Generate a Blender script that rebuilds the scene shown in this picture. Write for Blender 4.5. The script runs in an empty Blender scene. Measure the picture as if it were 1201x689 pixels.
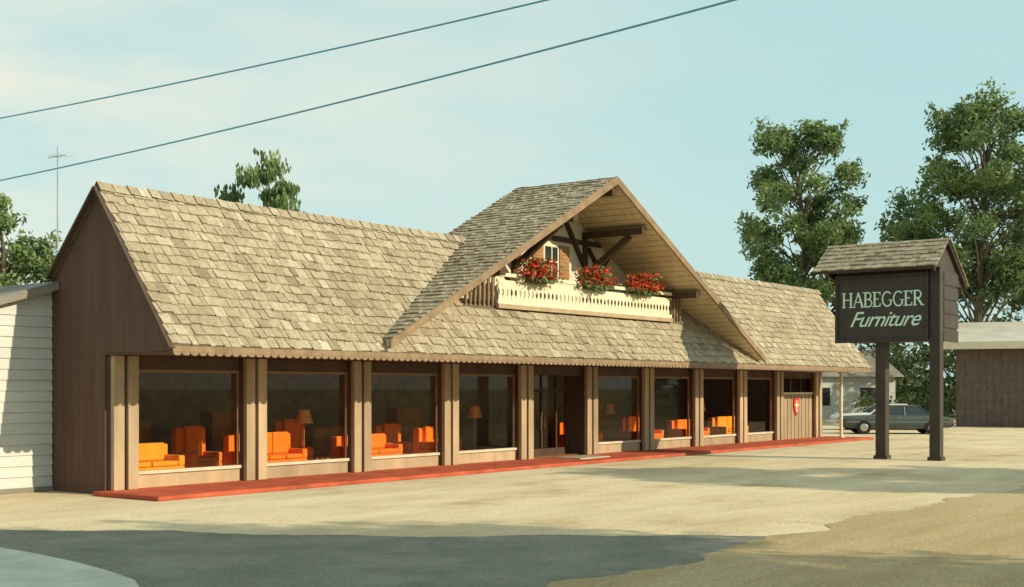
import bpy, math, random
from mathutils import Vector, Matrix
random.seed(7)
scene = bpy.context.scene
R = random.random
def U(a,b): return a+(b-a)*random.random()

# ------------------------------------------------------------ materials
def new_mat(name):
    m = bpy.data.materials.new(name); m.use_nodes = True
    nt = m.node_tree; b = nt.nodes['Principled BSDF']
    return m, nt, b
def ramp(nt, fac, stops):
    r = nt.nodes.new('ShaderNodeValToRGB')
    el = r.color_ramp.elements
    while len(el) > 1: el.remove(el[-1])
    el[0].position = stops[0][0]; el[0].color = (*stops[0][1],1)
    for p,c in stops[1:]:
        e = el.new(p); e.color = (*c,1)
    nt.links.new(fac, r.inputs[0]); return r.outputs[0]
def noise(nt, scale, detail=6, rough=0.6, vec=None, stretch=None):
    n = nt.nodes.new('ShaderNodeTexNoise'); n.inputs['Scale'].default_value = scale
    n.inputs['Detail'].default_value = detail; n.inputs['Roughness'].default_value = rough
    tc = nt.nodes.new('ShaderNodeTexCoord'); src = tc.outputs['Object']
    if stretch:
        mp = nt.nodes.new('ShaderNodeMapping'); mp.inputs['Scale'].default_value = stretch
        nt.links.new(src, mp.inputs[0]); src = mp.outputs[0]
    nt.links.new(src, n.inputs['Vector'])
    return n.outputs[0]
def mix(nt, fac, a, b, mode='MIX'):
    m = nt.nodes.new('ShaderNodeMix'); m.data_type='RGBA'; m.blend_type = mode
    for s,i in ((fac,0),(a,6),(b,7)):
        if hasattr(s,'is_linked') or hasattr(s,'links'): nt.links.new(s, m.inputs[i])
        elif i==0: m.inputs[0].default_value = s
        else: m.inputs[i].default_value = (*s,1)
    return m.outputs[2]
def bump(nt, b, h, strength=0.3, dist=0.02):
    bn = nt.nodes.new('ShaderNodeBump'); bn.inputs['Strength'].default_value=strength
    bn.inputs['Distance'].default_value=dist
    nt.links.new(h, bn.inputs['Height']); nt.links.new(bn.outputs[0], b.inputs['Normal'])
def simple(name, c, rough=0.7, var=0.25, scale=3.0, stretch=None, bmp=0.2, metallic=0, rnd=False, spec=0.3):
    m, nt, b = new_mat(name)
    lo = tuple(x*(1-var) for x in c); hi = tuple(min(1,x*(1+var)) for x in c)
    n = noise(nt, scale, stretch=stretch)
    col = ramp(nt, n, [(0.3,lo),(0.7,hi)])
    if rnd:
        a = nt.nodes.new('ShaderNodeAttribute'); a.attribute_name='rnd'
        c2 = ramp(nt, a.outputs['Fac'], [(0,(0.80,)*3),(1,(1.15,1.13,1.1))])
        col = mix(nt, 1.0, col, c2, 'MULTIPLY')
    nt.links.new(col, b.inputs['Base Color'])
    b.inputs['Roughness'].default_value = rough; b.inputs['Metallic'].default_value = metallic
    b.inputs['Specular IOR Level'].default_value = spec
    if bmp: bump(nt, b, noise(nt, scale*8, stretch=stretch), bmp, 0.01)
    return m
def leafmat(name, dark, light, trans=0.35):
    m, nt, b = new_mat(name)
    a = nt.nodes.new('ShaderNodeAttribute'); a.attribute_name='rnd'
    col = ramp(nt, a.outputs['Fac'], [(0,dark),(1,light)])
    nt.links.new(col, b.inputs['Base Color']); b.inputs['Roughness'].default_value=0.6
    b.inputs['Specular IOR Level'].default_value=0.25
    t = nt.nodes.new('ShaderNodeBsdfTranslucent'); nt.links.new(col, t.inputs[0])
    ms = nt.nodes.new('ShaderNodeMixShader'); ms.inputs[0].default_value=trans
    out = nt.nodes['Material Output']
    nt.links.new(b.outputs[0], ms.inputs[1]); nt.links.new(t.outputs[0], ms.inputs[2])
    nt.links.new(ms.outputs[0], out.inputs[0]); return m

M = {}
# shake roof
m, nt, b = new_mat('wood_shakes')
a = nt.nodes.new('ShaderNodeAttribute'); a.attribute_name='rnd'
c1 = ramp(nt, a.outputs['Fac'], [(0,(0.245,0.20,0.145)),(0.35,(0.35,0.298,0.218)),(0.7,(0.42,0.368,0.278)),(1,(0.50,0.455,0.36))])
n1 = noise(nt, 0.45, 5)
c2 = ramp(nt, n1, [(0.3,(0.84,0.82,0.77)),(0.7,(1.06,1.05,1.03))])
c = mix(nt,1.0,c1,c2,'MULTIPLY')
n2 = noise(nt, 9, 5)
c3 = ramp(nt, n2, [(0.35,(0.78,0.77,0.75)),(0.6,(1.05,1.05,1.05))])
c = mix(nt,1.0,c,c3,'MULTIPLY')
nt.links.new(c, b.inputs['Base Color']); b.inputs['Roughness'].default_value=0.9
b.inputs['Specular IOR Level'].default_value=0.1
bump(nt,b,noise(nt,30),0.5,0.01)
M['shake']=m
M['deck']=simple('roof_deck',(0.14,0.11,0.075),0.9)
M['brown']=simple('brown_stained_wood',(0.085,0.052,0.037),0.75,0.3,1.5,(1,1,0.2))
M['endwall']=simple('brown_gable_siding',(0.10,0.055,0.04),0.8,0.2,1.0,(1,6,0.3))
M['tan']=simple('tan_wood',(0.40,0.30,0.19),0.75,0.2,2,(1,1,0.3),rnd=True)
M['soffit']=simple('soffit_boards',(0.56,0.44,0.27),0.7,0.2,2,(1,6,1))
M['fascia']=simple('fascia_wood',(0.24,0.165,0.10),0.75,0.25,3)
M['cream']=simple('cream_paint',(0.68,0.61,0.44),0.6,0.12,5)
M['stucco']=simple('stucco',(0.64,0.59,0.45),0.9,0.12,3)
M['sill']=simple('pale_sill',(0.56,0.50,0.38),0.6,0.15,3)
M['timber']=simple('dark_timber',(0.075,0.045,0.028),0.8,0.3,3)
M['shutter']=simple('shutter_wood',(0.33,0.19,0.08),0.7,0.2,3)
M['red']=simple('red_walk',(0.44,0.085,0.038),0.85,0.3,1.2,bmp=0.3)
M['white']=simple('white_siding',(0.52,0.53,0.50),0.6,0.1,0.8,(1,1,3))
M['roofgrey']=simple('grey_roofing',(0.22,0.2,0.17),0.9,0.2,1)
M['lightroof']=simple('pale_roofing',(0.56,0.54,0.47),0.9,0.15,0.7)
M['wallint']=simple('interior_wall',(0.36,0.26,0.17),0.9)
M['garage']=simple('garage_siding',(0.13,0.095,0.08),0.85)
M['carpet']=simple('carpet',(0.20,0.10,0.045),0.95,0.3,3)
M['orange']=simple('orange_upholstery',(0.90,0.20,0.012),0.85,0.15,4)
M['yellow']=simple('gold_upholstery',(0.88,0.32,0.018),0.85,0.15,4)
M['wood']=simple('furniture_wood',(0.40,0.16,0.05),0.5)
M['shade']=simple('lamp_shade',(0.7,0.35,0.12),0.8)
M['bark']=simple('bark',(0.12,0.10,0.07),0.95,0.4,6,(1,1,0.3),0.6)
M['signbrown']=simple('sign_brown',(0.055,0.043,0.036),0.6,0.2,2)
M['signpanel']=simple('sign_panel',(0.055,0.048,0.044),0.5,0.15,2)
M['letter']=simple('sign_letters',(0.62,0.86,0.72),0.5,0.05,3,bmp=0)
M['wire']=simple('cable',(0.14,0.40,0.55),0.5,0.1)
M['chrome']=simple('chrome',(0.6,0.6,0.6),0.2,0.05,metallic=1,bmp=0)
M['tire']=simple('rubber',(0.02,0.02,0.02),0.9)
M['carglass']=simple('car_glass',(0.03,0.04,0.045),0.08,0.1,bmp=0,spec=0.6)
M['cargreen']=simple('green_car_paint',(0.07,0.085,0.075),0.35,0.1,bmp=0,spec=0.4)
M['carwhite']=simple('white_car_paint',(0.6,0.6,0.55),0.3,0.05,bmp=0,spec=0.5)
M['redlens']=simple('red_lens',(0.5,0.02,0.01),0.3,bmp=0)
M['metal']=simple('galvanised',(0.35,0.38,0.4),0.5,0.1)
M['mat']=simple('doormat_pale',(0.5,0.45,0.33),0.9)
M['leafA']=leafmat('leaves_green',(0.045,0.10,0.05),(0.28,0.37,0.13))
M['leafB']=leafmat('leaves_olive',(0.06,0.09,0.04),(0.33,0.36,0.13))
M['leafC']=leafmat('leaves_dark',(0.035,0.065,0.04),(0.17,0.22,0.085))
M['petal']=leafmat('geranium_petals',(0.50,0.025,0.012),(0.88,0.09,0.045),0.2)
# glass
m, nt, b = new_mat('window_glass'); nt.nodes.remove(b)
tr = nt.nodes.new('ShaderNodeBsdfTransparent'); tr.inputs[0].default_value=(0.95,0.95,0.92,1)
gl = nt.nodes.new('ShaderNodeBsdfGlossy'); gl.inputs['Roughness'].default_value=0.02
gl.inputs[0].default_value=(0.8,0.78,0.72,1)
fr = nt.nodes.new('ShaderNodeFresnel'); fr.inputs[0].default_value=1.4
ms = nt.nodes.new('ShaderNodeMixShader')
nt.links.new(fr.outputs[0],ms.inputs[0]); nt.links.new(tr.outputs[0],ms.inputs[1]); nt.links.new(gl.outputs[0],ms.inputs[2])
nt.links.new(ms.outputs[0], nt.nodes['Material Output'].inputs[0]); M['glass']=m
# ground materials
m, nt, b = new_mat('parking_lot_paving')
n1=noise(nt,0.12,8,0.6); c1=ramp(nt,n1,[(0.3,(0.60,0.485,0.32)),(0.5,(0.69,0.575,0.40)),(0.72,(0.75,0.65,0.48))])
n2=noise(nt,0.9,8,0.7,stretch=(0.25,1,1)); c2=ramp(nt,n2,[(0.3,(0.80,0.77,0.71)),(0.6,(1.03,1.02,1.0))])
c=mix(nt,1.0,c1,c2,'MULTIPLY')
n3=noise(nt,16,8,0.75); c3=ramp(nt,n3,[(0.34,(0.66,0.63,0.57)),(0.52,(1.03,1.03,1.02))])
c=mix(nt,1.0,c,c3,'MULTIPLY')
n4=noise(nt,0.35,7,0.7); c4=ramp(nt,n4,[(0.54,(1,1,1)),(0.68,(0.78,0.71,0.60))])
c=mix(nt,1.0,c,c4,'MULTIPLY')
nt.links.new(c,b.inputs['Base Color']); b.inputs['Roughness'].default_value=0.95; b.inputs['Specular IOR Level'].default_value=0.1
bump(nt,b,n3,0.7,0.03); M['lot']=m
m, nt, b = new_mat('street_asphalt')
n1=noise(nt,0.5,8,0.65,stretch=(0.12,1,1)); c1=ramp(nt,n1,[(0.3,(0.36,0.26,0.13)),(0.5,(0.48,0.37,0.21)),(0.72,(0.58,0.47,0.30))])
n3=noise(nt,24,8,0.75); c3=ramp(nt,n3,[(0.33,(0.60,0.57,0.54)),(0.58,(1.1,1.1,1.1))])
c=mix(nt,1.0,c1,c3,'MULTIPLY')
nt.links.new(c,b.inputs['Base Color']); b.inputs['Roughness'].default_value=0.9; b.inputs['Specular IOR Level'].default_value=0.1
bump(nt,b,n3,0.6,0.03); M['street']=m
M['grass']=simple('grass',(0.15,0.16,0.07),0.95,0.4,0.3)
M['walk']=simple('pale_concrete',(0.46,0.47,0.39),0.9,0.2,1.5)
m, nt, b = new_mat('shadow_darkening')  # shade put into the colour, darkens the lot under the near tree shadow
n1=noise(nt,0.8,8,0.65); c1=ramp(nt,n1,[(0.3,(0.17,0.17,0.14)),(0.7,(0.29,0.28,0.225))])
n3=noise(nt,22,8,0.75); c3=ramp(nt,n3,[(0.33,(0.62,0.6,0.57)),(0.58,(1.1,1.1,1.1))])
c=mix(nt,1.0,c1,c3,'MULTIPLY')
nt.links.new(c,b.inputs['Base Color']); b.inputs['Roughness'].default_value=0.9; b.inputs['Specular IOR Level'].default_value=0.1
bump(nt,b,n3,0.6,0.03); M['shadowdark']=m

# ------------------------------------------------------------ mesh builder
class MB:
    def __init__(s): s.v=[]; s.f=[]; s.m=[]; s.r=[]
    def face(s, idx, mi=0, r=0.5): s.f.append(idx); s.m.append(mi); s.r.append(r)
    def box(s,x0,x1,y0,y1,z0,z1,mi=0,r=None):
        if r is None: r=R()
        n=len(s.v)
        s.v += [(x0,y0,z0),(x1,y0,z0),(x1,y1,z0),(x0,y1,z0),(x0,y0,z1),(x1,y0,z1),(x1,y1,z1),(x0,y1,z1)]
        for q in ((0,3,2,1),(4,5,6,7),(0,1,5,4),(1,2,6,5),(2,3,7,6),(3,0,4,7)): s.face([n+i for i in q],mi,r)
    def prism(s,pts,ext,mi=0,r=0.5):
        n=len(s.v); k=len(pts); e=Vector(ext)
        s.v += [tuple(p) for p in pts]+[tuple(Vector(p)+e) for p in pts]
        s.face(list(range(n,n+k)),mi,r); s.face(list(range(n+2*k-1,n+k-1,-1)),mi,r)
        for i in range(k):
            j=(i+1)%k; s.face([n+j,n+i,n+k+i,n+k+j],mi,r)
    def poly(s,pts,mi=0,r=0.5):
        n=len(s.v); s.v+=[tuple(p) for p in pts]; s.face(list(range(n,n+len(pts))),mi,r)
    def cyl(s,p0,p1,r0,r1,k=8,mi=0,caps=True):
        p0=Vector(p0);p1=Vector(p1); d=(p1-p0).normalized()
        a=d.orthogonal().normalized(); b=d.cross(a); n=len(s.v)
        for p,r in ((p0,r0),(p1,r1)):
            for i in range(k):
                t=2*math.pi*i/k; s.v.append(tuple(p+a*(r*math.cos(t))+b*(r*math.sin(t))))
        for i in range(k):
            j=(i+1)%k; s.face([n+i,n+j,n+k+j,n+k+i],mi)
        if caps: s.face([n+i for i in range(k)][::-1],mi); s.face([n+k+i for i in range(k)],mi)
    def beam(s,p0,p1,w,h,mi=0,up=(0,0,1)):
        p0=Vector(p0);p1=Vector(p1); d=(p1-p0).normalized(); up=Vector(up)
        a=d.cross(up)
        if a.length<1e-3: a=d.cross(Vector((1,0,0)))
        a.normalize(); b=a.cross(d).normalized()
        pts=[p0+a*x*w/2+b*y*h/2 for x,y in((-1,-1),(1,-1),(1,1),(-1,1))]
        s.prism(pts,p1-p0,mi)
    def done(s,name,mats,parent=None,mw=None,smooth=False,bevel=0,fix=True):
        me=bpy.data.meshes.new(name); me.from_pydata(s.v,[],s.f); 
        for m in mats: me.materials.append(m)
        me.polygons.foreach_set('material_index',s.m)
        at=me.attributes.new('rnd','FLOAT','FACE'); at.data.foreach_set('value',s.r)
        if fix:
            import bmesh
            bm=bmesh.new(); bm.from_mesh(me); bmesh.ops.recalc_face_normals(bm,faces=bm.faces); bm.to_mesh(me); bm.free()
        if smooth: me.polygons.foreach_set('use_smooth',[True]*len(me.polygons))
        ob=bpy.data.objects.new(name,me); scene.collection.objects.link(ob)
        if parent: ob.parent=parent
        if mw is not None: ob.matrix_world=mw
        if bevel:
            bv=ob.modifiers.new('bevel','BEVEL'); bv.width=bevel; bv.segments=2; bv.limit_method='ANGLE'
        return ob
def empty(name,mw=None):
    e=bpy.data.objects.new(name,None); scene.collection.objects.link(e)
    if mw is not None: e.matrix_world=mw
    return e

# frame of the building: local X along the facade, local Y away from the street
ANG=math.atan2(0.8006,0.5992)
CORNER=Vector((-8.68,27.38,0))
BW=Matrix.Translation(CORNER)@Matrix.Rotation(ANG,4,'Z')
def bl(x,y,z=0): return BW@Vector((x,y,z))

# ------------------------------------------------------------ ground
g=MB(); g.poly([(-1500,-1500,0),(1500,-1500,0),(1500,1500,0),(-1500,1500,0)]); g.done('ground',[M['grass']],fix=False)
p=MB(); p.poly([(-45,-17,0.004),(75,-17,0.004),(75,45,0.004),(-45,45,0.004)]); p.done('parking_lot',[M['lot']],mw=BW,fix=False)
p=MB()
N=1500; e=[]; jit=0
for i in range(N+1):
    x=-120+300*i/N; jit=jit*.8+U(-0.10,0.10); e.append((x,-14.9+jit+0.22*math.sin(x*0.35)+.14*math.sin(x*1.3+1)+.05*math.sin(x*4.1)))
for i in range(N):
    p.poly([(e[i][0],-26,0.013),(e[i+1][0],-26,0.013),(e[i+1][0],e[i+1][1],0.013),(e[i][0],e[i][1],0.013)])
p.done('street',[M['street']],mw=BW,fix=False)
# dark sheet added inside the near tree shadow; its colour deepens that shade
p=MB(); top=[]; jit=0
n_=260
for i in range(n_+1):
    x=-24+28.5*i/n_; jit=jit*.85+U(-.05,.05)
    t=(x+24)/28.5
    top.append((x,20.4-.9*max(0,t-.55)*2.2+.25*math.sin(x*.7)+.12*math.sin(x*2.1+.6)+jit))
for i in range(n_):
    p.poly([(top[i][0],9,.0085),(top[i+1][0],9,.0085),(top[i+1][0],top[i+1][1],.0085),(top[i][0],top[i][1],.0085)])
p.done('shadow_sheet',[M['shadowdark']],fix=False)
# kerbed island at the near left
p=MB()
isl=[(-13,19.3),(-10,18.9),(-8.4,18.4),(-7.2,17.7),(-6.3,16.9),(-5.5,16.1),(-4.9,15.4),(-4.3,14.6),(-3.9,13.6),(-4.2,12.6),(-13,11.5)]
p.prism([(x,y,0.0) for x,y in isl],(0,0,.12)); p.done('sidewalk',[M['walk']],bevel=.03)

# ------------------------------------------------------------ building
B=empty('alpine_furniture_store',BW)
L=37.5; YE=-2.345; ZE=3.163; YR=0.158; ZR=6.63; YB=1.88; ZB=4.76
XC=16.5; GH=8.74; GS=0.518; GF=3.5; HALF=(GH-GF)/GS
XL,XR=10.4,22.6; YBAL=-1.3
ms_=(ZR-ZE)/(YR-YE)
def mainZ(y): return ZE+ms_*(y-YE) if y<=YR else ZR-(ZR-ZB)/(YB-YR)*(y-YR)
def crossZ(x): return GH-GS*abs(x-XC)

# decks
d=MB()
T=0.10
def slopequad(x0,x1,y0,y1):
    d.prism([(x0,y0,mainZ(y0)),(x1,y0,mainZ(y0)),(x1,y1,mainZ(y1)),(x0,y1,mainZ(y1))],(0,0.06,-T))
slopequad(-0.1,XL,YE,YR); slopequad(XR,L,YE,YR); slopequad(XL,XR,YE,YBAL)
def yv(x): return YE+(crossZ(x)-ZE)/ms_
xv=XC-(GH-ZR)/GS; xv2=XC+(GH-ZR)/GS
d.prism([(XL,yv(XL),crossZ(XL)),(xv,YR,ZR),(XL,YR,ZR)],(0,0.05,-T))
d.prism([(XR,yv(XR),crossZ(XR)),(xv2,YR,ZR),(XR,YR,ZR)],(0,0.05,-T))
d.prism([(-0.1,YR+.02,ZR),(L,YR+.02,ZR),(L,YB,ZB),(-0.1,YB,ZB)],(0,0,-T))
d.done('roof_deck',[M['deck']],B)
# cross gable slabs
YG=-2.5; YGB=1.3
for sg,nm in((-1,'gable_roof_slab_a'),(1,'gable_roof_slab_b')):
    s=MB(); x1=XC+sg*HALF
    s.prism([(XC,YG+.04,GH-.02),(x1,YG+.04,GF-.02),(x1,YG+.04,GF-.2),(XC,YG+.04,GH-.2)],(0,YGB-YG-.04,0))
    s.done(nm,[M['soffit']],B)
    s=MB()
    s.prism([(XC,YG-.03,GH+.03),(x1+sg*.15,YG-.03,GF-.05),(x1+sg*.15,YG-.03,GF-.25),(XC,YG-.03,GH-.22)],(0,.06,0))
    s.done('bargeboard',[M['fascia']],B)
# soffit board seams
s=MB()
for sg in(-1,1):
    k=.3
    while k<HALF-.3:
        xx=XC+sg*k; zz=GH-.2-GS*k
        s.prism([(xx-.008,YG+.06,zz-.006+sg*GS*.008),(xx+.008,YG+.06,zz-.006-sg*GS*.008),(xx+.008,YG+.06,zz-.001-sg*GS*.008),(xx-.008,YG+.06,zz-.001+sg*GS*.008)],(0,2.4,0)); k+=.28
s.done('soffit_seams',[M['fascia']],B)
# shingles
def shingles(mb,P0,A,Us,length,slope,expo,wmin,wmax,keep,t=0.05):
    A=Vector(A).normalized(); Us=Vector(Us).normalized(); Nn=A.cross(Us).normalized()
    if Nn.z<0: Nn=-Nn
    P0=Vector(P0); rows=int(slope/expo)
    for r in range(rows+1):
        s0=r*expo; x=-U(0,wmax)
        rowtone=U(-.08,.08)
        while x<length:
            w=U(wmin,wmax); xa=max(0,x); xb=min(length,x+w-0.012); x+=w
            if xb-xa<0.03: continue
            so=s0+U(-0.035,0.03); s1=min(slope,so+expo*1.12); so=max(0 if r else -0.06,so)
            if s1-so<0.03: continue
            c=P0+A*((xa+xb)/2)+Us*((so+s1)/2)
            if not keep(c): continue
            tt=t*U(0.6,1.4); n=len(mb.v); rr=min(1,max(0,random.gauss(0.52,0.17)+rowtone))
            for (aa,ss,hh) in ((xa,so,0.0),(xb,so,0.0),(xb,s1,0.0),(xa,s1,0.0),(xa,so,tt),(xb,so,tt*U(.8,1.15)),(xb,s1,0.012),(xa,s1,0.012)):
                mb.v.append(tuple(P0+A*aa+Us*ss+Nn*hh))
            for q in ((4,5,6,7),(0,1,5,4),(1,2,6,5),(3,0,4,7)): mb.face([n+i for i in q],0,rr)
sh=MB()
def keepmain(c):
    return c.x<XL or c.x>XR or c.y<YBAL-0.05 or crossZ(c.x)<c.z+0.02
sl=math.hypot(YR-YE,ZR-ZE)
shingles(sh,(-0.14,YE,ZE),(1,0,0),(0,YR-YE,ZR-ZE),L+.18,sl,0.27,0.12,0.34,keepmain)
sl2=math.hypot(YB-YR,ZR-ZB)
shingles(sh,(-0.14,YB,ZB),(1,0,0),(0,YR-YB,ZR-ZB),L+.18,sl2,0.3,0.2,0.4,lambda c: not(c.y<YGB and crossZ(c.x)>c.z))
x=-.14
while x<L:
    w=U(.25,.4)
    if not (xv-.1<x<xv2):
        n=len(sh.v);h=U(.03,.05); rr=random.gauss(.5,.2)
        for dy in(-.17,0,.17):
            for xx in(x,x+w-.01): sh.v.append((xx,YR+dy,ZR+.055+h*(1 if xx==x else .5)-abs(dy)*1.2))
        sh.face([n,n+1,n+3,n+2],0,rr); sh.face([n+2,n+3,n+5,n+4],0,rr)
    x+=w
gl_=math.hypot(HALF,GH-GF)
for sg in(-1,1):
    shingles(sh,(XC+sg*HALF,YG,GF),(0,1,0),(-sg*HALF,0,GH-GF),YGB-YG,gl_,0.235,0.12,0.30,lambda c: c.z>mainZ(c.y)-0.06,0.045)
sh.done('roof_shakes',[M['shake']],B,fix=False)

# eave fascia with scallops, soffit
f=MB()
f.box(-0.12,L+.02,YE-0.035,YE-0.002,ZE-0.13,ZE-0.01)
x=-0.12
while x<L-.05:
    w=0.22; pts=[(x,YE-0.03,ZE-0.13)]
    for k in range(7):
        t=math.pi*k/6; pts.append((x+w/2-math.cos(t)*w/2*.98,YE-0.03,ZE-0.132-math.sin(t)*0.075))
    f.prism(pts[1:],(0,0.02,0),r=R()); x+=w
f.done('scalloped_fascia',[M['fascia']],B)
f=MB(); f.box(-0.05,L-.05,YE+.02,-0.02,3.0,3.04); f.done('porch_soffit',[M['brown']],B)
# gable ends
for x0,nm in((-0.06,'gable_end_a'),(L-.10,'gable_end_b')):
    w=MB(); w.prism([(x0,YE+.04,3.045),(x0,YE+.04,ZE-.05),(x0,YR,ZR-.13),(x0,YB-.02,ZB-.13),(x0,YB-.02,3.045)],(0.05,0,0))
    w.done(nm,[M['endwall']],B)
w=MB()
w.box(-0.055,0.1,-0.02,YB,0.0,3.045)
w.done('end_wall',[M['endwall']],B)
w=MB(); w.box(L-.25,L-.06,-0.02,YB,0.0,2.99); w.done('end_wall_far',[M['endwall']],B)
# rake boards on the ends
for x0 in(-0.15,L+.03):
    w=MB(); w.beam((x0,YE-.03,ZE-.06),(x0,YR,ZR-.04),0.05,0.16,up=(1,0,0)); w.beam((x0,YR,ZR-.04),(x0,YB+.02,ZB-.04),0.05,0.16,up=(1,0,0))
    w.done('rake_board',[M['brown']],B)
# rear block
w=MB()
w.box(0.02,L-.3,11.8,12,0,4.5); w.box(0.02,0.2,YB+.01,11.8,0,4.5); w.box(L-.5,L-.3,YB+.01,11.8,0,4.5)
w.done('rear_walls',[M['wallint']],B)
w=MB(); w.box(0.0,L-.25,YB-.1,12.1,4.5,4.62); w.done('flat_roof',[M['roofgrey']],B)
w=MB(); w.box(0.1,L-.3,0.12,11.7,0.02,0.12); w.done('shop_floor',[M['carpet']],B)
w=MB(); w.box(0.21,L-.51,0.1,11.7,2.92,2.98); w.box(0.21,L-.51,6.4,6.5,0.13,2.91); w.done('shop_ceiling_and_partition',[M['wallint']],B)

# facade
piers=[0.35,4.05,7.7,11.35,15.0,18.65,22.3,25.95,29.6,33.0,37.0]
pr=MB(); gv=MB()
for i,c in enumerate(piers):
    z1=2.99
    pr.box(c-.32,c-.05,-0.22,-0.0,0.10,z1,0); pr.box(c+.05,c+.32,-0.22,0.0,0.10,z1,0)
    gv.box(c-.05,c+.05,-0.12,0.0,0.10,z1,0); gv.box(c-.35,c-.32,-0.1,0.0,0.10,z1,0); gv.box(c+.32,c+.35,-0.1,0.0,0.10,z1,0)
pr.done('facade_piers',[M['tan']],B,bevel=0.01)
gv.done('pier_grooves',[M['brown']],B)
hw=MB(); sl_=MB(); gs=MB(); fr_=MB()
for i in range(len(piers)-1):
    a=piers[i]+.35; b_=piers[i+1]-.35
    hw.box(a,b_,0.0,0.14,2.70,2.99)
    if i==4:   # door bay
        fr_.box(a,a+.08,0.55,0.63,.12,2.7); fr_.box(b_-.08,b_,0.55,0.63,.12,2.7)
        m_=(a+b_)/2
        for xx in(a+.62,m_-.03,b_-.68): fr_.box(xx,xx+.06,0.55,0.62,.12,2.7)
        fr_.box(a+.08,b_-.08,0.553,0.617,2.18,2.26); fr_.box(a+.08,b_-.08,0.553,0.617,.12,.34)
        fr_.box(m_-.12,m_-.08,0.5,0.54,.95,1.35); fr_.box(m_+.08,m_+.12,0.5,0.54,.95,1.35)
        hw.box(a-.02,a,0.0,.6,.12,2.7); hw.box(b_,b_+.02,0.0,.6,.12,2.7)
        gs.poly([(a+.08,.585,.34),(b_-.08,.585,.34),(b_-.08,.585,2.7),(a+.08,.585,2.7)])
        continue
    if i==len(piers)-2:
        sl_.box(a,b_,-0.03,0.12,.1,2.02,1)
        for k in range(1,9): 
            xx=a+(b_-a)*k/9; fr_.box(xx-.012,xx+.012,-.042,-.031,.1,2.02)
        sl_.box(a,b_,-0.06,0.10,2.02,2.10,0)
        for k in range(4):
            xx=a+(b_-a)*k/3; fr_.box(max(a,xx-.04),min(b_,xx+.04),0.0,.08,2.1,2.7)
        gs.poly([(a,.05,2.1),(b_,.05,2.1),(b_,.05,2.7),(a,.05,2.7)])
        continue
    sl_.box(a,b_,-0.02,0.12,.1,.40,1)
    sl_.box(a,b_,-0.07,0.10,.40,.47,0)
    fr_.box(a,a+.05,0.02,.10,.47,2.7,1); fr_.box(b_-.05,b_,0.02,.10,.47,2.7,1); fr_.box(a+.05,b_-.05,.02,.10,2.64,2.7,1)
    gs.poly([(a+.05,.06,.47),(b_-.05,.06,.47),(b_-.05,.06,2.64),(a+.05,.06,2.64)])
hw.done('window_headers',[M['brown']],B); sl_.done('sills_and_base_panels',[M['sill'],M['tan']],B)
fr_.done('window_frames',[M['timber'],M['fascia']],B); gs.done('window_glass',[M['glass']],B,fix=False)
# wall crest on the last bay
cr=MB()
cx=34.9
pts=[(cx-.25,-.045,1.85),(cx+.25,-.045,1.85),(cx+.27,-.045,1.5),(cx+.15,-.045,1.22),(cx,-.045,1.1),(cx-.15,-.045,1.22),(cx-.27,-.045,1.5)]
cr.prism(pts,(0,-.04,0),0)
cr.box(cx-.06,cx+.06,-.1,-.086,1.25,1.75,1); cr.box(cx-.18,cx+.18,-.103,-.088,1.5,1.6,1)
cr.done('wall_crest',[M['petal'],M['cream']],B)

# recessed gable: floor, wall, cheeks, balcony
w=MB()
zt=lambda x: crossZ(x)-.2
w.prism([(XL,0,4.62),(XR,0,4.62),(XR,0,zt(XR)),(XC,0,zt(XC)),(XL,0,zt(XL))],(0,.1,0))
w.done('gable_wall',[M['stucco']],B)
w=MB(); w.prism([(XC-5,YGB-.1,5.5),(XC+5,YGB-.1,5.5),(XC+5,YGB-.1,zt(XC+5)),(XC,YGB-.1,zt(XC)),(XC-5,YGB-.1,zt(XC-5))],(0,.08,0)); w.done('rear_gable_wall',[M['endwall']],B)
w=MB()
w.box(XL,XR,YBAL-.02,0,4.54,4.62); 
for xx in(XL-.05,XR): w.prism([(xx,YBAL,4.5),(xx,0,4.5),(xx,0,5.9),(xx,-.55,5.55),(xx,YBAL,4.63)],(.05,0,0))
w.done('balcony_floor',[M['fascia']],B)
b0,b1=11.9,21.7
w=MB()
yb=YBAL-.10
w.box(b0,b1,yb-.06,yb+.06,5.46,5.56); w.box(b0,b1,yb-.03,yb+.03,5.30,5.36); w.box(b0,b1,yb-.05,yb+.05,4.68,4.80)
x=b0+.02
while x+.2<b1:
    h=.205; c_=x+h/2; prof=[(.095,4.80),(.095,4.90),(.045,4.98),(.045,5.06),(.1,5.12),(.1,5.30)]
    pts=[(c_-a,yb-.045,z) for a,z in prof]+[(c_+a,yb-.045,z) for a,z in reversed(prof)]
    w.prism(pts,(0,.03,0)); x+=h
w.done('balcony_front',[M['cream']],B)
w=MB(); w.box(b0-.02,b1+.02,yb-.09,yb+.02,4.55,4.675); w.done('balcony_band',[M['tan']],B)
w=MB()
for xx in(b0-.02,b1-.08):
    w.box(xx,xx+.1,yb+.07,-.02,5.44,5.54); w.box(xx+.01,xx+.09,yb+.07,-.02,4.7,4.78)
    for k in range(7):
        yy=yb+.14+k*.17
        w.cyl((xx+.05,yy,4.78),(xx+.05,yy,5.0),.03,.05,8); w.cyl((xx+.05,yy,5.0),(xx+.05,yy,5.2),.05,.03,8); w.cyl((xx+.05,yy,5.2),(xx+.05,yy,5.44),.03,.035,8)
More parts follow.
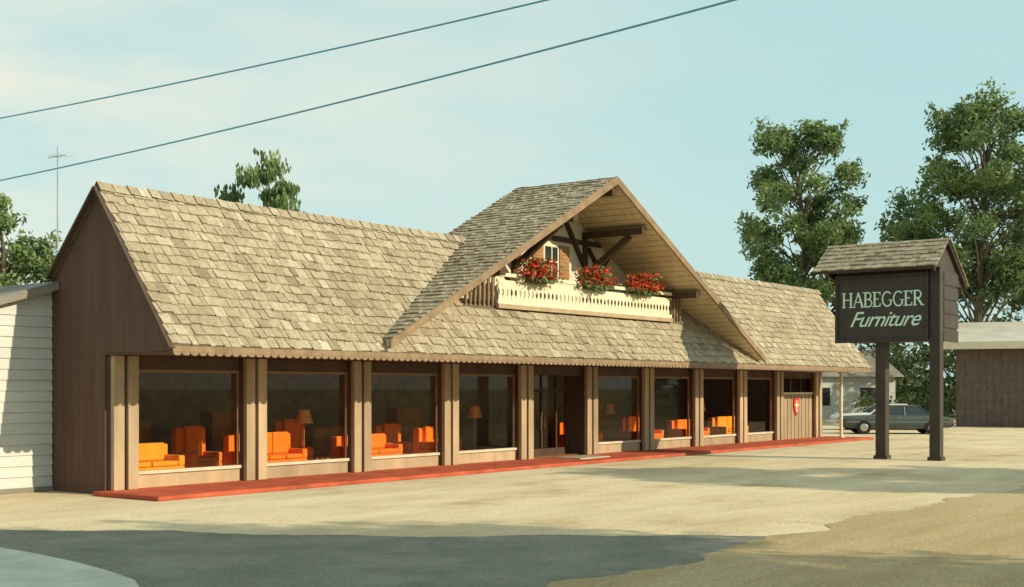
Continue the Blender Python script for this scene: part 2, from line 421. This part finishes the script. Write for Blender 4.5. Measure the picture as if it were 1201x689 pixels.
# low balusters toward the roof edge
for sgn,xa,xb in((-1,XL+.1,b0-.05),(1,b1+.05,XR-.1)):
    k=xa+.05
    while k<xb:
        top=min(5.42,zt(k)-.02)
        w.cyl((k,yb+.04,4.6),(k,yb+.04,4.95),.035,.06,8); w.cyl((k,yb+.04,4.95),(k,yb+.04,top),.06,.03,8); k+=.2
w.done('balcony_balusters',[M['fascia']],B)
# timbering
t=MB()
for px in(XC-5.5,XC-1.95,XC+1.95,XC+5.5):
    z=crossZ(px)-.2-.14-(.04)
    t.box(px-.13,px+.13,YG+.2,-.0,z-.14,z+.06)
    if abs(px-XC)<3:
        t.beam((px,-.08,z-1.35),(px,YG+.75,z-.18),.16,.18)
        t.box(px-.1,px+.1,-.09,-.0,4.64,z-.14)
t.box(XC-.12,XC+.12,YG+.1,-.0,GH-.55,GH-.3)
for sg in(-1,1):
    t.beam((XC+sg*2.0,-.06,6.1),(XC+sg*.7,-.06,7.75),.10,.16,up=(0,1,0))
    t.beam((XC+sg*1.9,-.05,5.3),(XC+sg*3.4,-.05,6.75),.10,.16,up=(0,1,0))
    t.beam((XC+sg*3.7,-.05,5.3),(XC+sg*2.1,-.05,6.9),.09,.16,up=(0,1,0))
t.box(XC-2.9,XC+2.9,-.07,-.0,6.98,7.14)
t.done('gable_timbers',[M['timber']],B)
# shuttered window & door to balcony
t=MB()
t.box(XC-.42,XC+.42,-.05,-.0,5.75,6.85,0); t.box(XC-.34,XC+.34,-.06,-.05,5.83,6.77,1); t.box(XC-.025,XC+.025,-.075,-.06,5.83,6.77,0); t.box(XC-.34,XC+.34,-.074,-.061,6.28,6.33,0)
for sg in(-1,1):
    c_=XC+sg*.72
    t.box(c_-.27,c_+.27,-.07,-.0,5.75,6.85,2)
    for k in range(8): t.box(c_-.22,c_+.22,-.085,-.07,5.84+k*.12,5.90+k*.12,2)
t.done('shuttered_window',[M['cream'],M['carglass'],M['shutter']],B)

# red walk
w=MB(); w.box(-0.35,L+.9,-2.2,-0.0,0.006,0.10); w.done('red_walkway',[M['red']],mw=BW,bevel=.02)
w=MB(); w.box(0,1.7,0,1.0,0,0.025); 
for k in range(16): w.box(.03+k*.104,.09+k*.104,.03,.97,.025,.036)
w.done('doormat',[M['mat']],mw=BW@Matrix.Translation((16.0,-1.5,0.1)))
w=MB(); w.cyl((37.2,-1.15,.1),(37.2,-1.15,3.0),.07,.07,12); w.box(37.08,37.32,-1.27,-1.03,.1,.14); w.box(37.1,37.3,-1.25,-1.05,2.93,3.0); w.done('porch_post',[M['cream']],B)

# geranium planters
def planter(x,seed):
    random.seed(seed); p=MB()
    y=yb-.16
    p.prism([(x-.55,y-.12,5.38),(x+.55,y-.12,5.38),(x+.58,y-.14,5.60),(x-.58,y-.14,5.60)],(0,.22,0),0)
    for k in range(1700):
        u=random.gauss(0,.40); u=max(-.86,min(.86,u)); hgt=.58*math.sqrt(max(0,1-(u/.95)**2))
        c=Vector((x+u,y+random.gauss(0,.16),5.50+U(-.25,1)*hgt)); petal=(R()<.62 and c.z>5.48) or R()<.12
        s_=U(.03,.06) if petal else U(.04,.07)
        a=Vector((U(-1,1),U(-1,1),U(-1,1))).normalized(); b=a.orthogonal().normalized()
        p.poly([c+a*s_,c+b*s_,c-a*s_,c-b*s_],2 if petal else 1,R())
    p.done('geranium_window_box',[M['timber'],M['leafA'],M['petal']],mw=BW,fix=False)
planter(13.7,3); planter(16.75,4); planter(19.6,5)
random.seed(11)

# furniture inside
def sofa(name,x,y,w,mat,rot=0,high=.85):
    p=MB(); d_=.85
    p.box(0,w,0,d_,.12,.36); p.box(.0,w,d_-.22,d_,.36,high)
    p.box(0,.18,0,d_-.22,.36,.60); p.box(w-.18,w,0,d_-.22,.36,.60)
    n=max(1,round((w-.4)/.65)); cw=(w-.38)/n
    for k in range(n):
        xa=.19+k*cw; p.box(xa+.01,xa+cw-.01,-.02,d_-.24,.365,.48); p.box(xa+.01,xa+cw-.01,d_-.36,d_-.225,.485,high+.04)
    for xx in(.06,w-.12):
        for yy in(.05,d_-.12): p.box(xx,xx+.06,yy,yy+.06,0,.12,1)
    mw=BW@Matrix.Translation((x,y,.12))@Matrix.Rotation(rot,4,'Z')
    p.done(name,[mat,M['wood']],mw=mw,bevel=.035)
O=M['orange'];Y=M['yellow']
sofa('sofa',.8,.75,1.9,Y); sofa('armchair',3.35,1.25,.9,O,high=1.2)
sofa('sofa',4.6,.8,2.1,O,high=1.0); sofa('armchair',6.6,1.6,.85,O,-.4,1.3)
sofa('sofa',8.3,.7,2.0,O); sofa('armchair',10.4,1.4,.85,O,-.3,1.1)
sofa('armchair',12.0,.8,.9,O,.3,1.0); sofa('sofa',12.9,1.9,1.5,Y)
sofa('sofa',19.2,.8,2.0,O,.1,1.0); sofa('armchair',21.1,1.8,.8,Y,0,1.2)
sofa('sofa',23.0,.7,1.9,O,0,1.1); sofa('armchair',25.0,1.3,.8,O,0,1.3)
sofa('sofa',26.6,.7,1.9,O,.0,.9); sofa('sofa',30.1,.8,2.0,Y,.0,.95)
def cabinet(x,y,w,h):
    p=MB(); p.box(0,w,0,.5,.1,h); p.box(-.03,w+.03,-.03,.53,h,h+.04)
    for k in range(3): p.box(.05,w-.05,-.02,0,.15+k*(h-.2)/3,.12+(k+1)*(h-.2)/3); p.box(w/2-.06,w/2+.06,-.04,-.021,.25+k*(h-.2)/3,.28+k*(h-.2)/3)
    for xx in(.03,w-.09): p.box(xx,xx+.06,.03,.09,0,.1); p.box(xx,xx+.06,.4,.46,0,.1)
    p.done('wooden_cabinet',[M['wood']],mw=BW@Matrix.Translation((x,y,.12)))
cabinet(2.4,3.2,1.2,1.3); cabinet(5.9,3.6,1.0,1.5); cabinet(9.3,3.2,1.5,1.0); cabinet(13.5,3.8,1.1,1.5); cabinet(20.4,3.4,1.2,1.3); cabinet(24.2,3.3,1.0,1.5)
def floor_lamp(x,y):
    p=MB(); p.cyl((0,0,0),(0,0,.03),.15,.15,16); p.cyl((0,0,.03),(0,0,1.35),.015,.015,8); p.cyl((0,0,1.25),(0,0,1.6),.24,.14,20,1,caps=False)
    p.done('floor_lamp',[M['wood'],M['shade']],mw=BW@Matrix.Translation((x,y,.12)))
floor_lamp(6.95,1.2); floor_lamp(14.3,1.3); floor_lamp(22.0,1.3) ; floor_lamp(28.8,1.3)

# ------------------------------------------------------------ white neighbouring building
W=empty('white_siding_house',BW)
hx=lambda x: 4.52+.29*x
w=MB(); w.prism([(-9,1.9,0),(-.07,1.9,0),(-.07,1.9,hx(0)),(-9,1.9,hx(-9))],(0,10,0)); w.done('walls',[M['white']],W)
w=MB(); z=.12; E=.235
while z<4.5:
    z1=min(z+E,4.52); xs=max(-9,(z1-4.54)/.29)
    if xs<-.12: w.prism([(xs,1.862,z),(xs,1.898,z),(xs,1.898,z1-.004),(xs,1.888,z1-.004)],(-.075-xs,0,0),r=R())
    z+=E
w.done('clapboards',[M['white']],W)
w=MB(); w.prism([(-9.4,1.65,hx(-9.4)),(-.07,1.65,hx(0)),(-.07,1.65,hx(0)+.13),(-9.4,1.65,hx(-9.4)+.13)],(0,10.5,0)); w.done('roof',[M['roofgrey']],W)
w=MB(); w.prism([(-9.4,1.62,hx(-9.4)-.05),(-.07,1.62,hx(0)-.05),(-.07,1.62,hx(0)+.10),(-9.4,1.62,hx(-9.4)+.10)],(0,.028,0)); w.done('rake_trim',[M['roofgrey']],W)
w=MB(); w.box(-9,-.07,1.84,1.9,0,.12); w.done('foundation',[M['roofgrey']],W)

# tv antenna on rear roof
a_=MB(); a_.cyl((6.0,10.8,4.6),(6.0,10.8,9.6),.03,.02,8)
for k in range(3): a_.cyl((6.0-.35+.05*k,10.8-.3+k*.22,9.3),(6.0+.35-.05*k,10.8-.3+k*.22,9.3),.01,.01,6)
a_.cyl((6.0,10.4,9.3),(6.0,11.3,9.3),.012,.012,6)
a_.done('tv_antenna',[M['metal']],mw=BW)

# ------------------------------------------------------------ roadside sign
SW=Matrix.Translation((13.42,40.1,0))@Matrix.Rotation(ANG,4,'Z')
S=empty('roadside_store_sign',SW)
w=MB(); w.box(0,.34,0.0,.34,0,6.1); w.box(0.0,.34,1.75,2.09,0,3.8); w.box(-.05,.39,-.05,.39,.0,.12); w.box(-.05,.39,1.70,2.14,0,.12)
w.done('posts',[M['signbrown']],S,bevel=.015)
w=MB(); w.box(.05,1.75,.36,3.4,3.8,6.1); w.box(.36,1.75,.03,.355,3.9,6.0)
w.done('cabinet_body',[M['signbrown']],S)
w=MB(); w.box(-.04,.045,.36,3.36,3.84,5.85,0)
w.box(-.10,-.04,.345,3.42,3.76,3.86,1);w.box(-.10,-.04,.345,3.42,5.85,5.95,1);w.box(-.10,-.04,.345,.44,3.86,5.85,1);w.box(-.10,-.04,3.33,3.42,3.86,5.85,1)
w.done('face_panel',[M['signpanel'],M['signbrown']],S)
w=MB()
for z in(3.95,4.4,4.85,5.3,5.75): w.box(.4,1.8,-.0,.028,z-.19,z+.19)
w.done('side_boards',[M['signbrown']],S)
RX=.8; RZ=7.05; lx,lz=-.45,6.12; rx,rz=2.7,5.65
w=MB()
w.prism([(lx,0.0,lz),(RX,0.0,RZ),(RX,0.0,RZ-.1),(lx,0.0,lz-.1)],(0,3.95,0)); w.prism([(RX,0,RZ),(rx,0,rz),(rx,0,rz-.1),(RX,0,RZ-.1)],(0,3.95,0))
w.prism([(lx+.1,.12,lz-.05),(RX,.12,RZ-.11),(rx-.1,.12,rz-.05),(1.74,.12,5.6),(.1,.12,5.9)],(0,.06,0)); w.prism([(lx+.1,3.6,lz-.05),(RX,3.6,RZ-.11),(rx-.1,3.6,rz-.05),(1.74,3.6,5.6),(.1,3.6,5.9)],(0,.06,0))
w.done('roof_frame',[M['signbrown']],S)
ss=MB()
shingles(ss,(lx-.04,-.06,lz-.01),(0,1,0),(RX-lx,0,RZ-lz),4.07,math.hypot(RX-lx,RZ-lz)+.04,.24,.14,.34,lambda c:True,.04)
shingles(ss,(rx+.04,-.06,rz-.01),(0,1,0),(RX-rx,0,RZ-rz),4.07,math.hypot(RX-rx,RZ-rz)+.04,.24,.14,.34,lambda c:True,.04)
ss.done('roof_shakes',[M['shake']],S,fix=False)
# serif capitals built from strokes; u to the reader's right, v up
tx=MB(); cnt=[0]
def stroke(ox,oz,pts,w,H):
    for (a,b_),(c,d_) in zip(pts,pts[1:]):
        p0=Vector((0,-(ox+a*H),oz+b_*H)); p1=Vector((0,-(ox+c*H),oz+d_*H)); dd=(p1-p0).normalized(); e_=dd*w*H*.25
        cnt[0]+=1; dep=-.055-.0006*(cnt[0]%12)
        q=Vector((0,-dd.z,dd.y))*(w*H/2)
        base=[p0-e_-q,p1+e_-q,p1+e_+q,p0-e_+q]
        tx.prism([(dep,v.y,v.z) for v in base],(.014,0,0))
def arc(cx,cy,rx_,ry_,a0,a1,n=9): return [(cx+rx_*math.cos(math.radians(a0+(a1-a0)*i/n)),cy+ry_*math.sin(math.radians(a0+(a1-a0)*i/n))) for i in range(n+1)]
TH,TN=.13,.07
def serif(ox,oz,x,y,H,w=.13): stroke(ox,oz,[(x-w,y),(x+w,y)],.05,H)
GL={
'H':(.86,[([(.16,0),(.16,1)],TH),([(.68,0),(.68,1)],TH),([(.16,.52),(.68,.52)],TN)],[(.16,0),(.16,1),(.68,0),(.68,1)]),
'A':(.84,[([(.1,0),(.42,1)],TN),([(.42,1),(.74,0)],TH),([(.22,.35),(.62,.35)],TN)],[(.1,0),(.74,0)]),
'B':(.72,[([(.16,0),(.16,1)],TH),([(.16,1)]+arc(.36,.76,.2,.24,90,-90)+[(.16,.52)],TN+.02),([(.16,.52)]+arc(.38,.26,.24,.26,90,-90)+[(.16,0)],TN+.02)],[(.1,0),(.1,1)]),
'E':(.68,[([(.16,0),(.16,1)],TH),([(.16,.98),(.54,.98),(.56,.82)],TN),([(.16,.52),(.44,.52)],TN),([(.16,.02),(.54,.02),(.58,.2)],TN)],[(.12,0),(.12,1)]),
'G':(.86,[(arc(.44,.5,.34,.5,50,320,16)+[(.70,.42)],TN+.03)],[(.68,.42)]),
'R':(.78,[([(.16,0),(.16,1)],TH),([(.16,1)]+arc(.38,.75,.2,.25,90,-90)+[(.16,.5)],TN+.02),([(.34,.5),(.66,0)],TH)],[(.16,0),(.1,1),(.7,0)]),
}
Hh_=.46; word='HABEGGER'; tot=sum(GL[c][0] for c in word)*Hh_*.93
ox=-(1.86)-tot/2
for ch in word:
    wd_,sts,ser=GL[ch]
    for pts,w_ in sts: stroke(ox,4.92,pts,w_,Hh_)
    for sx_,sy_ in ser: serif(ox,4.92,sx_,sy_,Hh_)
    ox+=wd_*Hh_*.93
tx.done('lettering_capitals',[M['letter']],S)
def text(body,size,y,z,shear=0,sx=1,ext=.012,off=0,sp=1):
    cu=bpy.data.curves.new(body,'FONT'); cu.body=body; cu.size=size; cu.extrude=ext; cu.align_x='CENTER'; cu.shear=shear; cu.offset=off; cu.space_character=sp
    cu.materials.append(M['letter'])
    o=bpy.data.objects.new('lettering_'+body.lower(),cu); scene.collection.objects.link(o); o.parent=S
    rm=Matrix(((0,0,-1,-.055),(-1,0,0,y),(0,1,0,z),(0,0,0,1)))
    o.matrix_local=rm@Matrix.Diagonal((sx,1,1,1)); return o
text('Furniture',.70,1.80,4.28,.5,.95,off=.002,sp=.92)

# ------------------------------------------------------------ garage at the right
G=empty('storage_building',Matrix.Translation((26.2,75.5,0))@Matrix.Rotation(math.radians(-24),4,'Z'))
w=MB(); w.box(0,24,0,9,0,4.6)
for k in range(60): w.box(.1+k*.4,.13+k*.4,-.02,0,0,4.55)
w.done('walls',[M['garage']],G)
w=MB(); w.prism([(-.8,-.8,4.75),(-.8,4.5,6.2),(-.8,4.5,6.35),(-.8,-.8,4.95)],(25.6,0,0)); w.prism([(-.8,4.5,6.2),(-.8,9.8,4.75),(-.8,9.8,4.9),(-.8,4.5,6.35)],(25.6,0,0)); w.done('roof',[M['lightroof']],G)
w=MB(); w.box(-.82,24.8,-.88,-.82,4.55,4.98); w.done('fascia',[M['cream']],G)

# pale house far behind
Hh=empty('pale_distant_house',Matrix.Translation((17.5,92,0))@Matrix.Rotation(math.radians(12),4,'Z'))
w=MB(); w.box(0,11,0,8,0,3.2); w.done('walls',[M['white']],Hh)
w=MB(); w.prism([(-.5,-.5,3.1),(-.5,4,5.2),(-.5,8.5,3.1)],(12,0,0)); w.done('roof',[M['roofgrey']],Hh)
w=MB(); 
for xx in(1.2,4.6,8.2): w.box(xx,xx+1.2,-.03,0,1.0,2.3)
w.done('windows',[M['carglass']],Hh)

# ------------------------------------------------------------ cars
def sedan(name,loc,rot,paint):
    C=empty(name,Matrix.Translation(loc)@Matrix.Rotation(rot,4,'Z'))
    b=MB()
    st=[(-2.68,.42,.70,.80),(-2.6,.34,.82,.9),(-1.75,.28,.92,.95),(-.4,.25,.93,.97),(1.0,.25,.93,.97),(2.3,.3,.88,.93),(2.6,.36,.82,.88),(2.68,.42,.72,.80)]
    rows=[]
    for x,zb,zt_,w in st:
        zm=(zb+zt_)/2+.05
        sec=[(-w*.9,zb),(-w,zm-.15),(-w,zm+.1),(-w*.92,zt_),(0,zt_+.03),(w*.92,zt_),(w,zm+.1),(w,zm-.15),(w*.9,zb)]
        n=len(b.v); b.v+=[(x,y,z) for y,z in sec]; rows.append(n)
    k=9
    for a,c in zip(rows,rows[1:]):
        for i in range(k):
            j=(i+1)%k; b.face([a+i,a+j,c+j,c+i],0)
    b.face([rows[0]+i for i in range(k)],0); b.face([rows[-1]+i for i in range(k)],0)
    b.done('body',[paint],C,bevel=.02)
    g_=MB()
    B0=[(-1.75,.80,.91),(1.0,.80,.91)]; T0=[(-1.1,.62,1.36),(.25,.62,1.36)]
    P=lambda t,s:(t[0],s*t[1],t[2])
    g_.poly([P(B0[0],-1),P(B0[1],-1),P(T0[1],-1),P(T0[0],-1)]); g_.poly([P(B0[0],1),P(B0[1],1),P(T0[1],1),P(T0[0],1)])
    g_.poly([P(B0[0],-1),P(B0[0],1),P(T0[0],1),P(T0[0],-1)]); g_.poly([P(B0[1],-1),P(B0[1],1),P(T0[1],1),P(T0[1],-1)])
    g_.done('glazing',[M['carglass']],C)
    r_=MB(); r_.box(-1.14,.29,-.64,.64,1.36,1.42)
    for s in(-1,1):
        for bb,tt in((B0[0],T0[0]),(B0[1],T0[1]),((-.35,.805,.91),(-.35,.625,1.36))): r_.beam(P(bb,s),P(tt,s),.07,.05)
    r_.done('roof_and_pillars',[paint],C,bevel=.015)
    w_=MB()
    for x in(-1.65,1.65):
        for s in(-1,1):
            w_.cyl((x,s*.74,.34),(x,s*.985,.34),.34,.34,24,0); w_.cyl((x,s*.985,.34),(x,s*1.0,.34),.19,.17,18,1)
    w_.done('wheels',[M['tire'],M['chrome']],C)
    c_=MB()
    for s in(-1,1): c_.box(s*2.74-.06,s*2.74+.06,-.93,.93,.42,.54)
    for s in(-1,1): c_.box(-2.5,2.5,s*.975-.008,s*.975+.008,.60,.625)
    c_.box(2.66,2.70,-.55,.55,.58,.70); c_.box(-.1,.05,-.99,-.965,.78,.81); c_.box(-.1,.05,.965,.99,.78,.81)
    c_.done('bumpers_and_trim',[M['chrome']],C,bevel=.01)
    l_=MB()
    for s in(-1,1):
        l_.cyl((2.66,s*.68,.66),(2.71,s*.68,.66),.09,.09,14,1); l_.box(-2.71,-2.66,s*.68-.16,s*.68+.16,.58,.70,0)
    l_.done('lights',[M['redlens'],M['cream']],C)
sedan('parked_car',(19.1,64,0),math.radians(176),M['cargreen'])
sedan('parked_car',(20.3,70,0),math.radians(184),M['carwhite'])

# ------------------------------------------------------------ trees
def leaves(p,c,r,n,ls,mi,sq=1.0,up=0):
    tone=U(-.22,.22)
    for _ in range(n):
        v=Vector((random.gauss(0,1),random.gauss(0,1),random.gauss(0,1)))
        if v.length<1e-3: continue
        v=v.normalized()*(r*(R()**.5)*U(.75,1.2)); v.z*=sq
        q=c+v; s=ls*U(.6,1.3)
        a=Vector((U(-1,1),U(-1,1),U(-1,1)+up)).normalized(); b=a.orthogonal().normalized()
        b.rotate(Matrix.Rotation(U(0,6.28),3,a))
        b=b*.55
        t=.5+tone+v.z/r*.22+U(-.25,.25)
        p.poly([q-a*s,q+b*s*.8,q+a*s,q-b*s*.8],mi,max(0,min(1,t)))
def tree(name,x,y,H,r,zb,ncl,nl,ls,seed,leaf,trunk=.28,shape=1.0,up=0,clr=(.2,.34)):
    random.seed(seed); p=MB()
    pts=[Vector((0,0,0))]; k=7; top=H*.9
    for i in range(1,k+1): pts.append(Vector((U(-.25,.25)*i/k*r*.3,U(-.25,.25)*i/k*r*.3,top*i/k)))
    for i in range(k): 
        ra=trunk*(1-i/k)**.8+.03; rb=trunk*(1-(i+1)/k)**.8+.03
        p.cyl(pts[i],pts[i+1],ra,rb,9,0,caps=False)
    def trunkat(z):
        f_=max(0,min(.999,z/top))*k; i=int(f_); return pts[i].lerp(pts[i+1],f_-i)
    cz=(H+zb)/2; hz=(H-zb)/2
    for i in range(ncl):
        th=U(0,6.283); h_=U(-1,1)**1; rad=math.sqrt(max(.05,1-abs(h_)**(1.6*shape)))
        rr=r*rad*math.sqrt(U(.05,1.0))*(1-.25*max(0,h_))
        c=Vector((rr*math.cos(th),rr*math.sin(th),cz+h_*hz*.86))
        cr_=r*U(*clr)
        s=trunkat(max(zb*.6,c.z-U(.8,2.4)*r*.35)); m_=s.lerp(c,.55)+Vector((U(-.3,.3),U(-.3,.3),U(0,.4)))
        lr=trunk*.2
        p.cyl(s,m_,lr,lr*.6,6,0,caps=False); p.cyl(m_,c,lr*.6,lr*.2,5,0,caps=False)
        for _ in range(4):
            e_=c+Vector((U(-1,1),U(-1,1),U(-.5,1)))*cr_*.9; p.cyl(c,e_,lr*.22,.01,4,0,caps=False)
            leaves(p,e_,cr_*.55,int(nl*.12),ls,1,.8,up)
        leaves(p,c,cr_,int(nl*U(.6,1.3)),ls,1,.75,up)
    p.done(name,[M['bark'],leaf],mw=Matrix.Translation((x,y,0)),fix=False)
# right background
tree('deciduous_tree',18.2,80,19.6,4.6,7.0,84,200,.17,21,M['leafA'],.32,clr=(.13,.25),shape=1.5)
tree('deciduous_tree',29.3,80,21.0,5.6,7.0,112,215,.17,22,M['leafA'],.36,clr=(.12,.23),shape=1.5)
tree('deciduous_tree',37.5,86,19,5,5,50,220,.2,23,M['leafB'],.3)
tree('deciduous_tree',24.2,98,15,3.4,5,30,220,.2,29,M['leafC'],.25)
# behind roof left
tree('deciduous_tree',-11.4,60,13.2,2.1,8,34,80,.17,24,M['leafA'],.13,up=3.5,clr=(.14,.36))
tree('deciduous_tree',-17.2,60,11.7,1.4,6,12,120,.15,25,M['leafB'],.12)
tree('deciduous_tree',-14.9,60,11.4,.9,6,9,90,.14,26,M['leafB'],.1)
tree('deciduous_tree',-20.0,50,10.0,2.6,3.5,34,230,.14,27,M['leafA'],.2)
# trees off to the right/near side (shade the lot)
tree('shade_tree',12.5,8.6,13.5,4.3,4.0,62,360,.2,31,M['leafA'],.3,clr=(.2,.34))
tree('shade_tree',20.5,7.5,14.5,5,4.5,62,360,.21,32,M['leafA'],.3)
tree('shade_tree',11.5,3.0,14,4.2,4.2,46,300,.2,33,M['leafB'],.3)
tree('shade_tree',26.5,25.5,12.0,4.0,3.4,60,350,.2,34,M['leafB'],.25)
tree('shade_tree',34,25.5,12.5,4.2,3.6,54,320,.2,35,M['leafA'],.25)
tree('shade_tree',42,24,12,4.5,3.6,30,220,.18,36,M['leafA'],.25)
# distant tree mass
random.seed(40)
p=MB()
for i in range(150):
    t=i/149; x=14+t*95; y=104+U(-5,5)-t*12
    h=U(3.5,8.5) if x>24 else U(2.5,5.5)
    for k in range(3):
        leaves(p,Vector((x+U(-2,2),y+U(-2,2),h*(.25+.3*k))),U(1.6,2.6),75,.32,0,.8)
for i in range(110):
    t=i/109; x=-95+t*84; y=80+U(-5,5)
    for k in range(2): leaves(p,Vector((x,y,U(1,5)+k*1.2)),U(1.8,3),60,.36,0,.8)
for i in range(120):   # far side of the street behind the viewer
    t=i/119; x=-90+t*190; y=-38+U(-4,4)
    for k in range(2): leaves(p,Vector((x+U(-2,2),y,1.2+k*U(.8,1.8))),U(1.6,2.6),50,.45,0,.8)
p.done('distant_trees',[M['leafC']],fix=False)
p=MB()
for i in range(34):
    x=23+i*.8; leaves(p,Vector((x,82.5+U(-.6,.6),U(.6,1.6)+.0)),U(1,1.5),160,.16,0,.9)
for i in range(20):
    x=25+i*.9; leaves(p,Vector((x,88+U(-.6,.6),U(4.0,7.2))),U(1.2,1.8),160,.2,0,.9)
p.done('shrub_row',[M['leafB']],fix=False)

# ------------------------------------------------------------ power lines
def wire(a,b,sag,rad):
    cu=bpy.data.curves.new('power_line','CURVE'); cu.dimensions='3D'; cu.bevel_depth=rad; cu.bevel_resolution=2
    sp=cu.splines.new('POLY'); n=40; sp.points.add(n)
    a=Vector(a);b=Vector(b)
    for i in range(n+1):
        t=i/n; q=a.lerp(b,t); q.z-=4*sag*t*(1-t); sp.points[i].co=(*q,1)
    cu.materials.append(M['wire']); o=bpy.data.objects.new('power_line',cu); scene.collection.objects.link(o)
K=.75
def sc(v): return (v[0]*K,v[1]*K,2.3+(v[2]-2.3)*K)
wire(sc((14.7,13.0,9.9)),sc((-19.14,37.96,9.6)),.3,.014)
wire(sc((15.32,12.04,9.68)),sc((-19.24,41.9,8.6)),.3,.016)
def pole(x,y,h,zz):
    p=MB(); p.cyl((0,0,0),(0,0,h),.16,.11,12); p.beam((-.9,-1.2,zz),(.9,1.2,zz),.1,.12)
    for k in(-.85,.85): p.cyl((k,k*1.33,zz+.06),(k,k*1.33,zz+.2),.05,.04,8)
    p.done('utility_pole',[M['bark']],mw=Matrix.Translation((x,y,0)))
pole(11.25,9.4,8.9,7.7); pole(-14.4,29.9,8.4,7.2)

# ------------------------------------------------------------ light
h_=Vector((0.928,-0.371,0)).normalized(); el=math.radians(25.3)
sdir=h_*math.cos(el)+Vector((0,0,math.sin(el)))
sun=bpy.data.lights.new('sun','SUN'); sun.energy=5.0; sun.angle=math.radians(.5); sun.color=(1.0,.865,.62)
so=bpy.data.objects.new('sun',sun); scene.collection.objects.link(so); so.rotation_euler=sdir.to_track_quat('Z','Y').to_euler(); so.location=(30,-20,40)
wd=bpy.data.worlds.new('World'); scene.world=wd; wd.use_nodes=True; nt=wd.node_tree
bg=nt.nodes['Background']; sk=nt.nodes.new('ShaderNodeTexSky'); sk.sky_type='NISHITA'; sk.sun_disc=False
sk.sun_elevation=el; sk.sun_rotation=math.atan2(h_.x,h_.y); sk.air_density=1.0; sk.dust_density=1.6; sk.ozone_density=.8
tc=nt.nodes.new('ShaderNodeTexCoord'); mp=nt.nodes.new('ShaderNodeMapping'); mp.inputs['Scale'].default_value=(1.2,1.2,4.5)
mp.inputs['Rotation'].default_value=(0,math.radians(-12),0)
nz=nt.nodes.new('ShaderNodeTexNoise'); nz.inputs['Scale'].default_value=2.6; nz.inputs['Detail'].default_value=8; nz.inputs['Roughness'].default_value=.55
nt.links.new(tc.outputs['Generated'],mp.inputs[0]); nt.links.new(mp.outputs[0],nz.inputs['Vector'])
rc=ramp(nt,nz.outputs[0],[(.38,(0.22,0.22,0.22)),(.64,(1,1,1))])
sx=nt.nodes.new('ShaderNodeSeparateXYZ'); nt.links.new(tc.outputs['Generated'],sx.inputs[0])
mr=nt.nodes.new('ShaderNodeMapRange'); mr.inputs['From Min'].default_value=.14; mr.inputs['From Max'].default_value=-.36; mr.inputs['To Min'].default_value=.12; mr.inputs['To Max'].default_value=1.0
nt.links.new(sx.outputs[0],mr.inputs[0])
mu=nt.nodes.new('ShaderNodeMath'); mu.operation='MULTIPLY'; nt.links.new(rc,mu.inputs[0]); nt.links.new(mr.outputs[0],mu.inputs[1])
haze=mix(nt,0.78,sk.outputs[0],(3.5,5.4,5.2))
col=mix(nt,mu.outputs[0],haze,(6.1,5.9,4.9))
nt.links.new(col,bg.inputs[0]); bg.inputs[1].default_value=.15

# ------------------------------------------------------------ camera
cam=bpy.data.cameras.new('camera'); cam.sensor_width=36; cam.lens=36*1500/1201; cam.shift_y=(455-344.5)/1201; cam.clip_end=5000
co=bpy.data.objects.new('camera',cam); scene.collection.objects.link(co); co.location=(0,0,2.3); co.rotation_euler=(math.radians(90),0,0)
scene.camera=co
scene.view_settings.view_transform='Standard'; scene.view_settings.look='None'; scene.view_settings.exposure=0
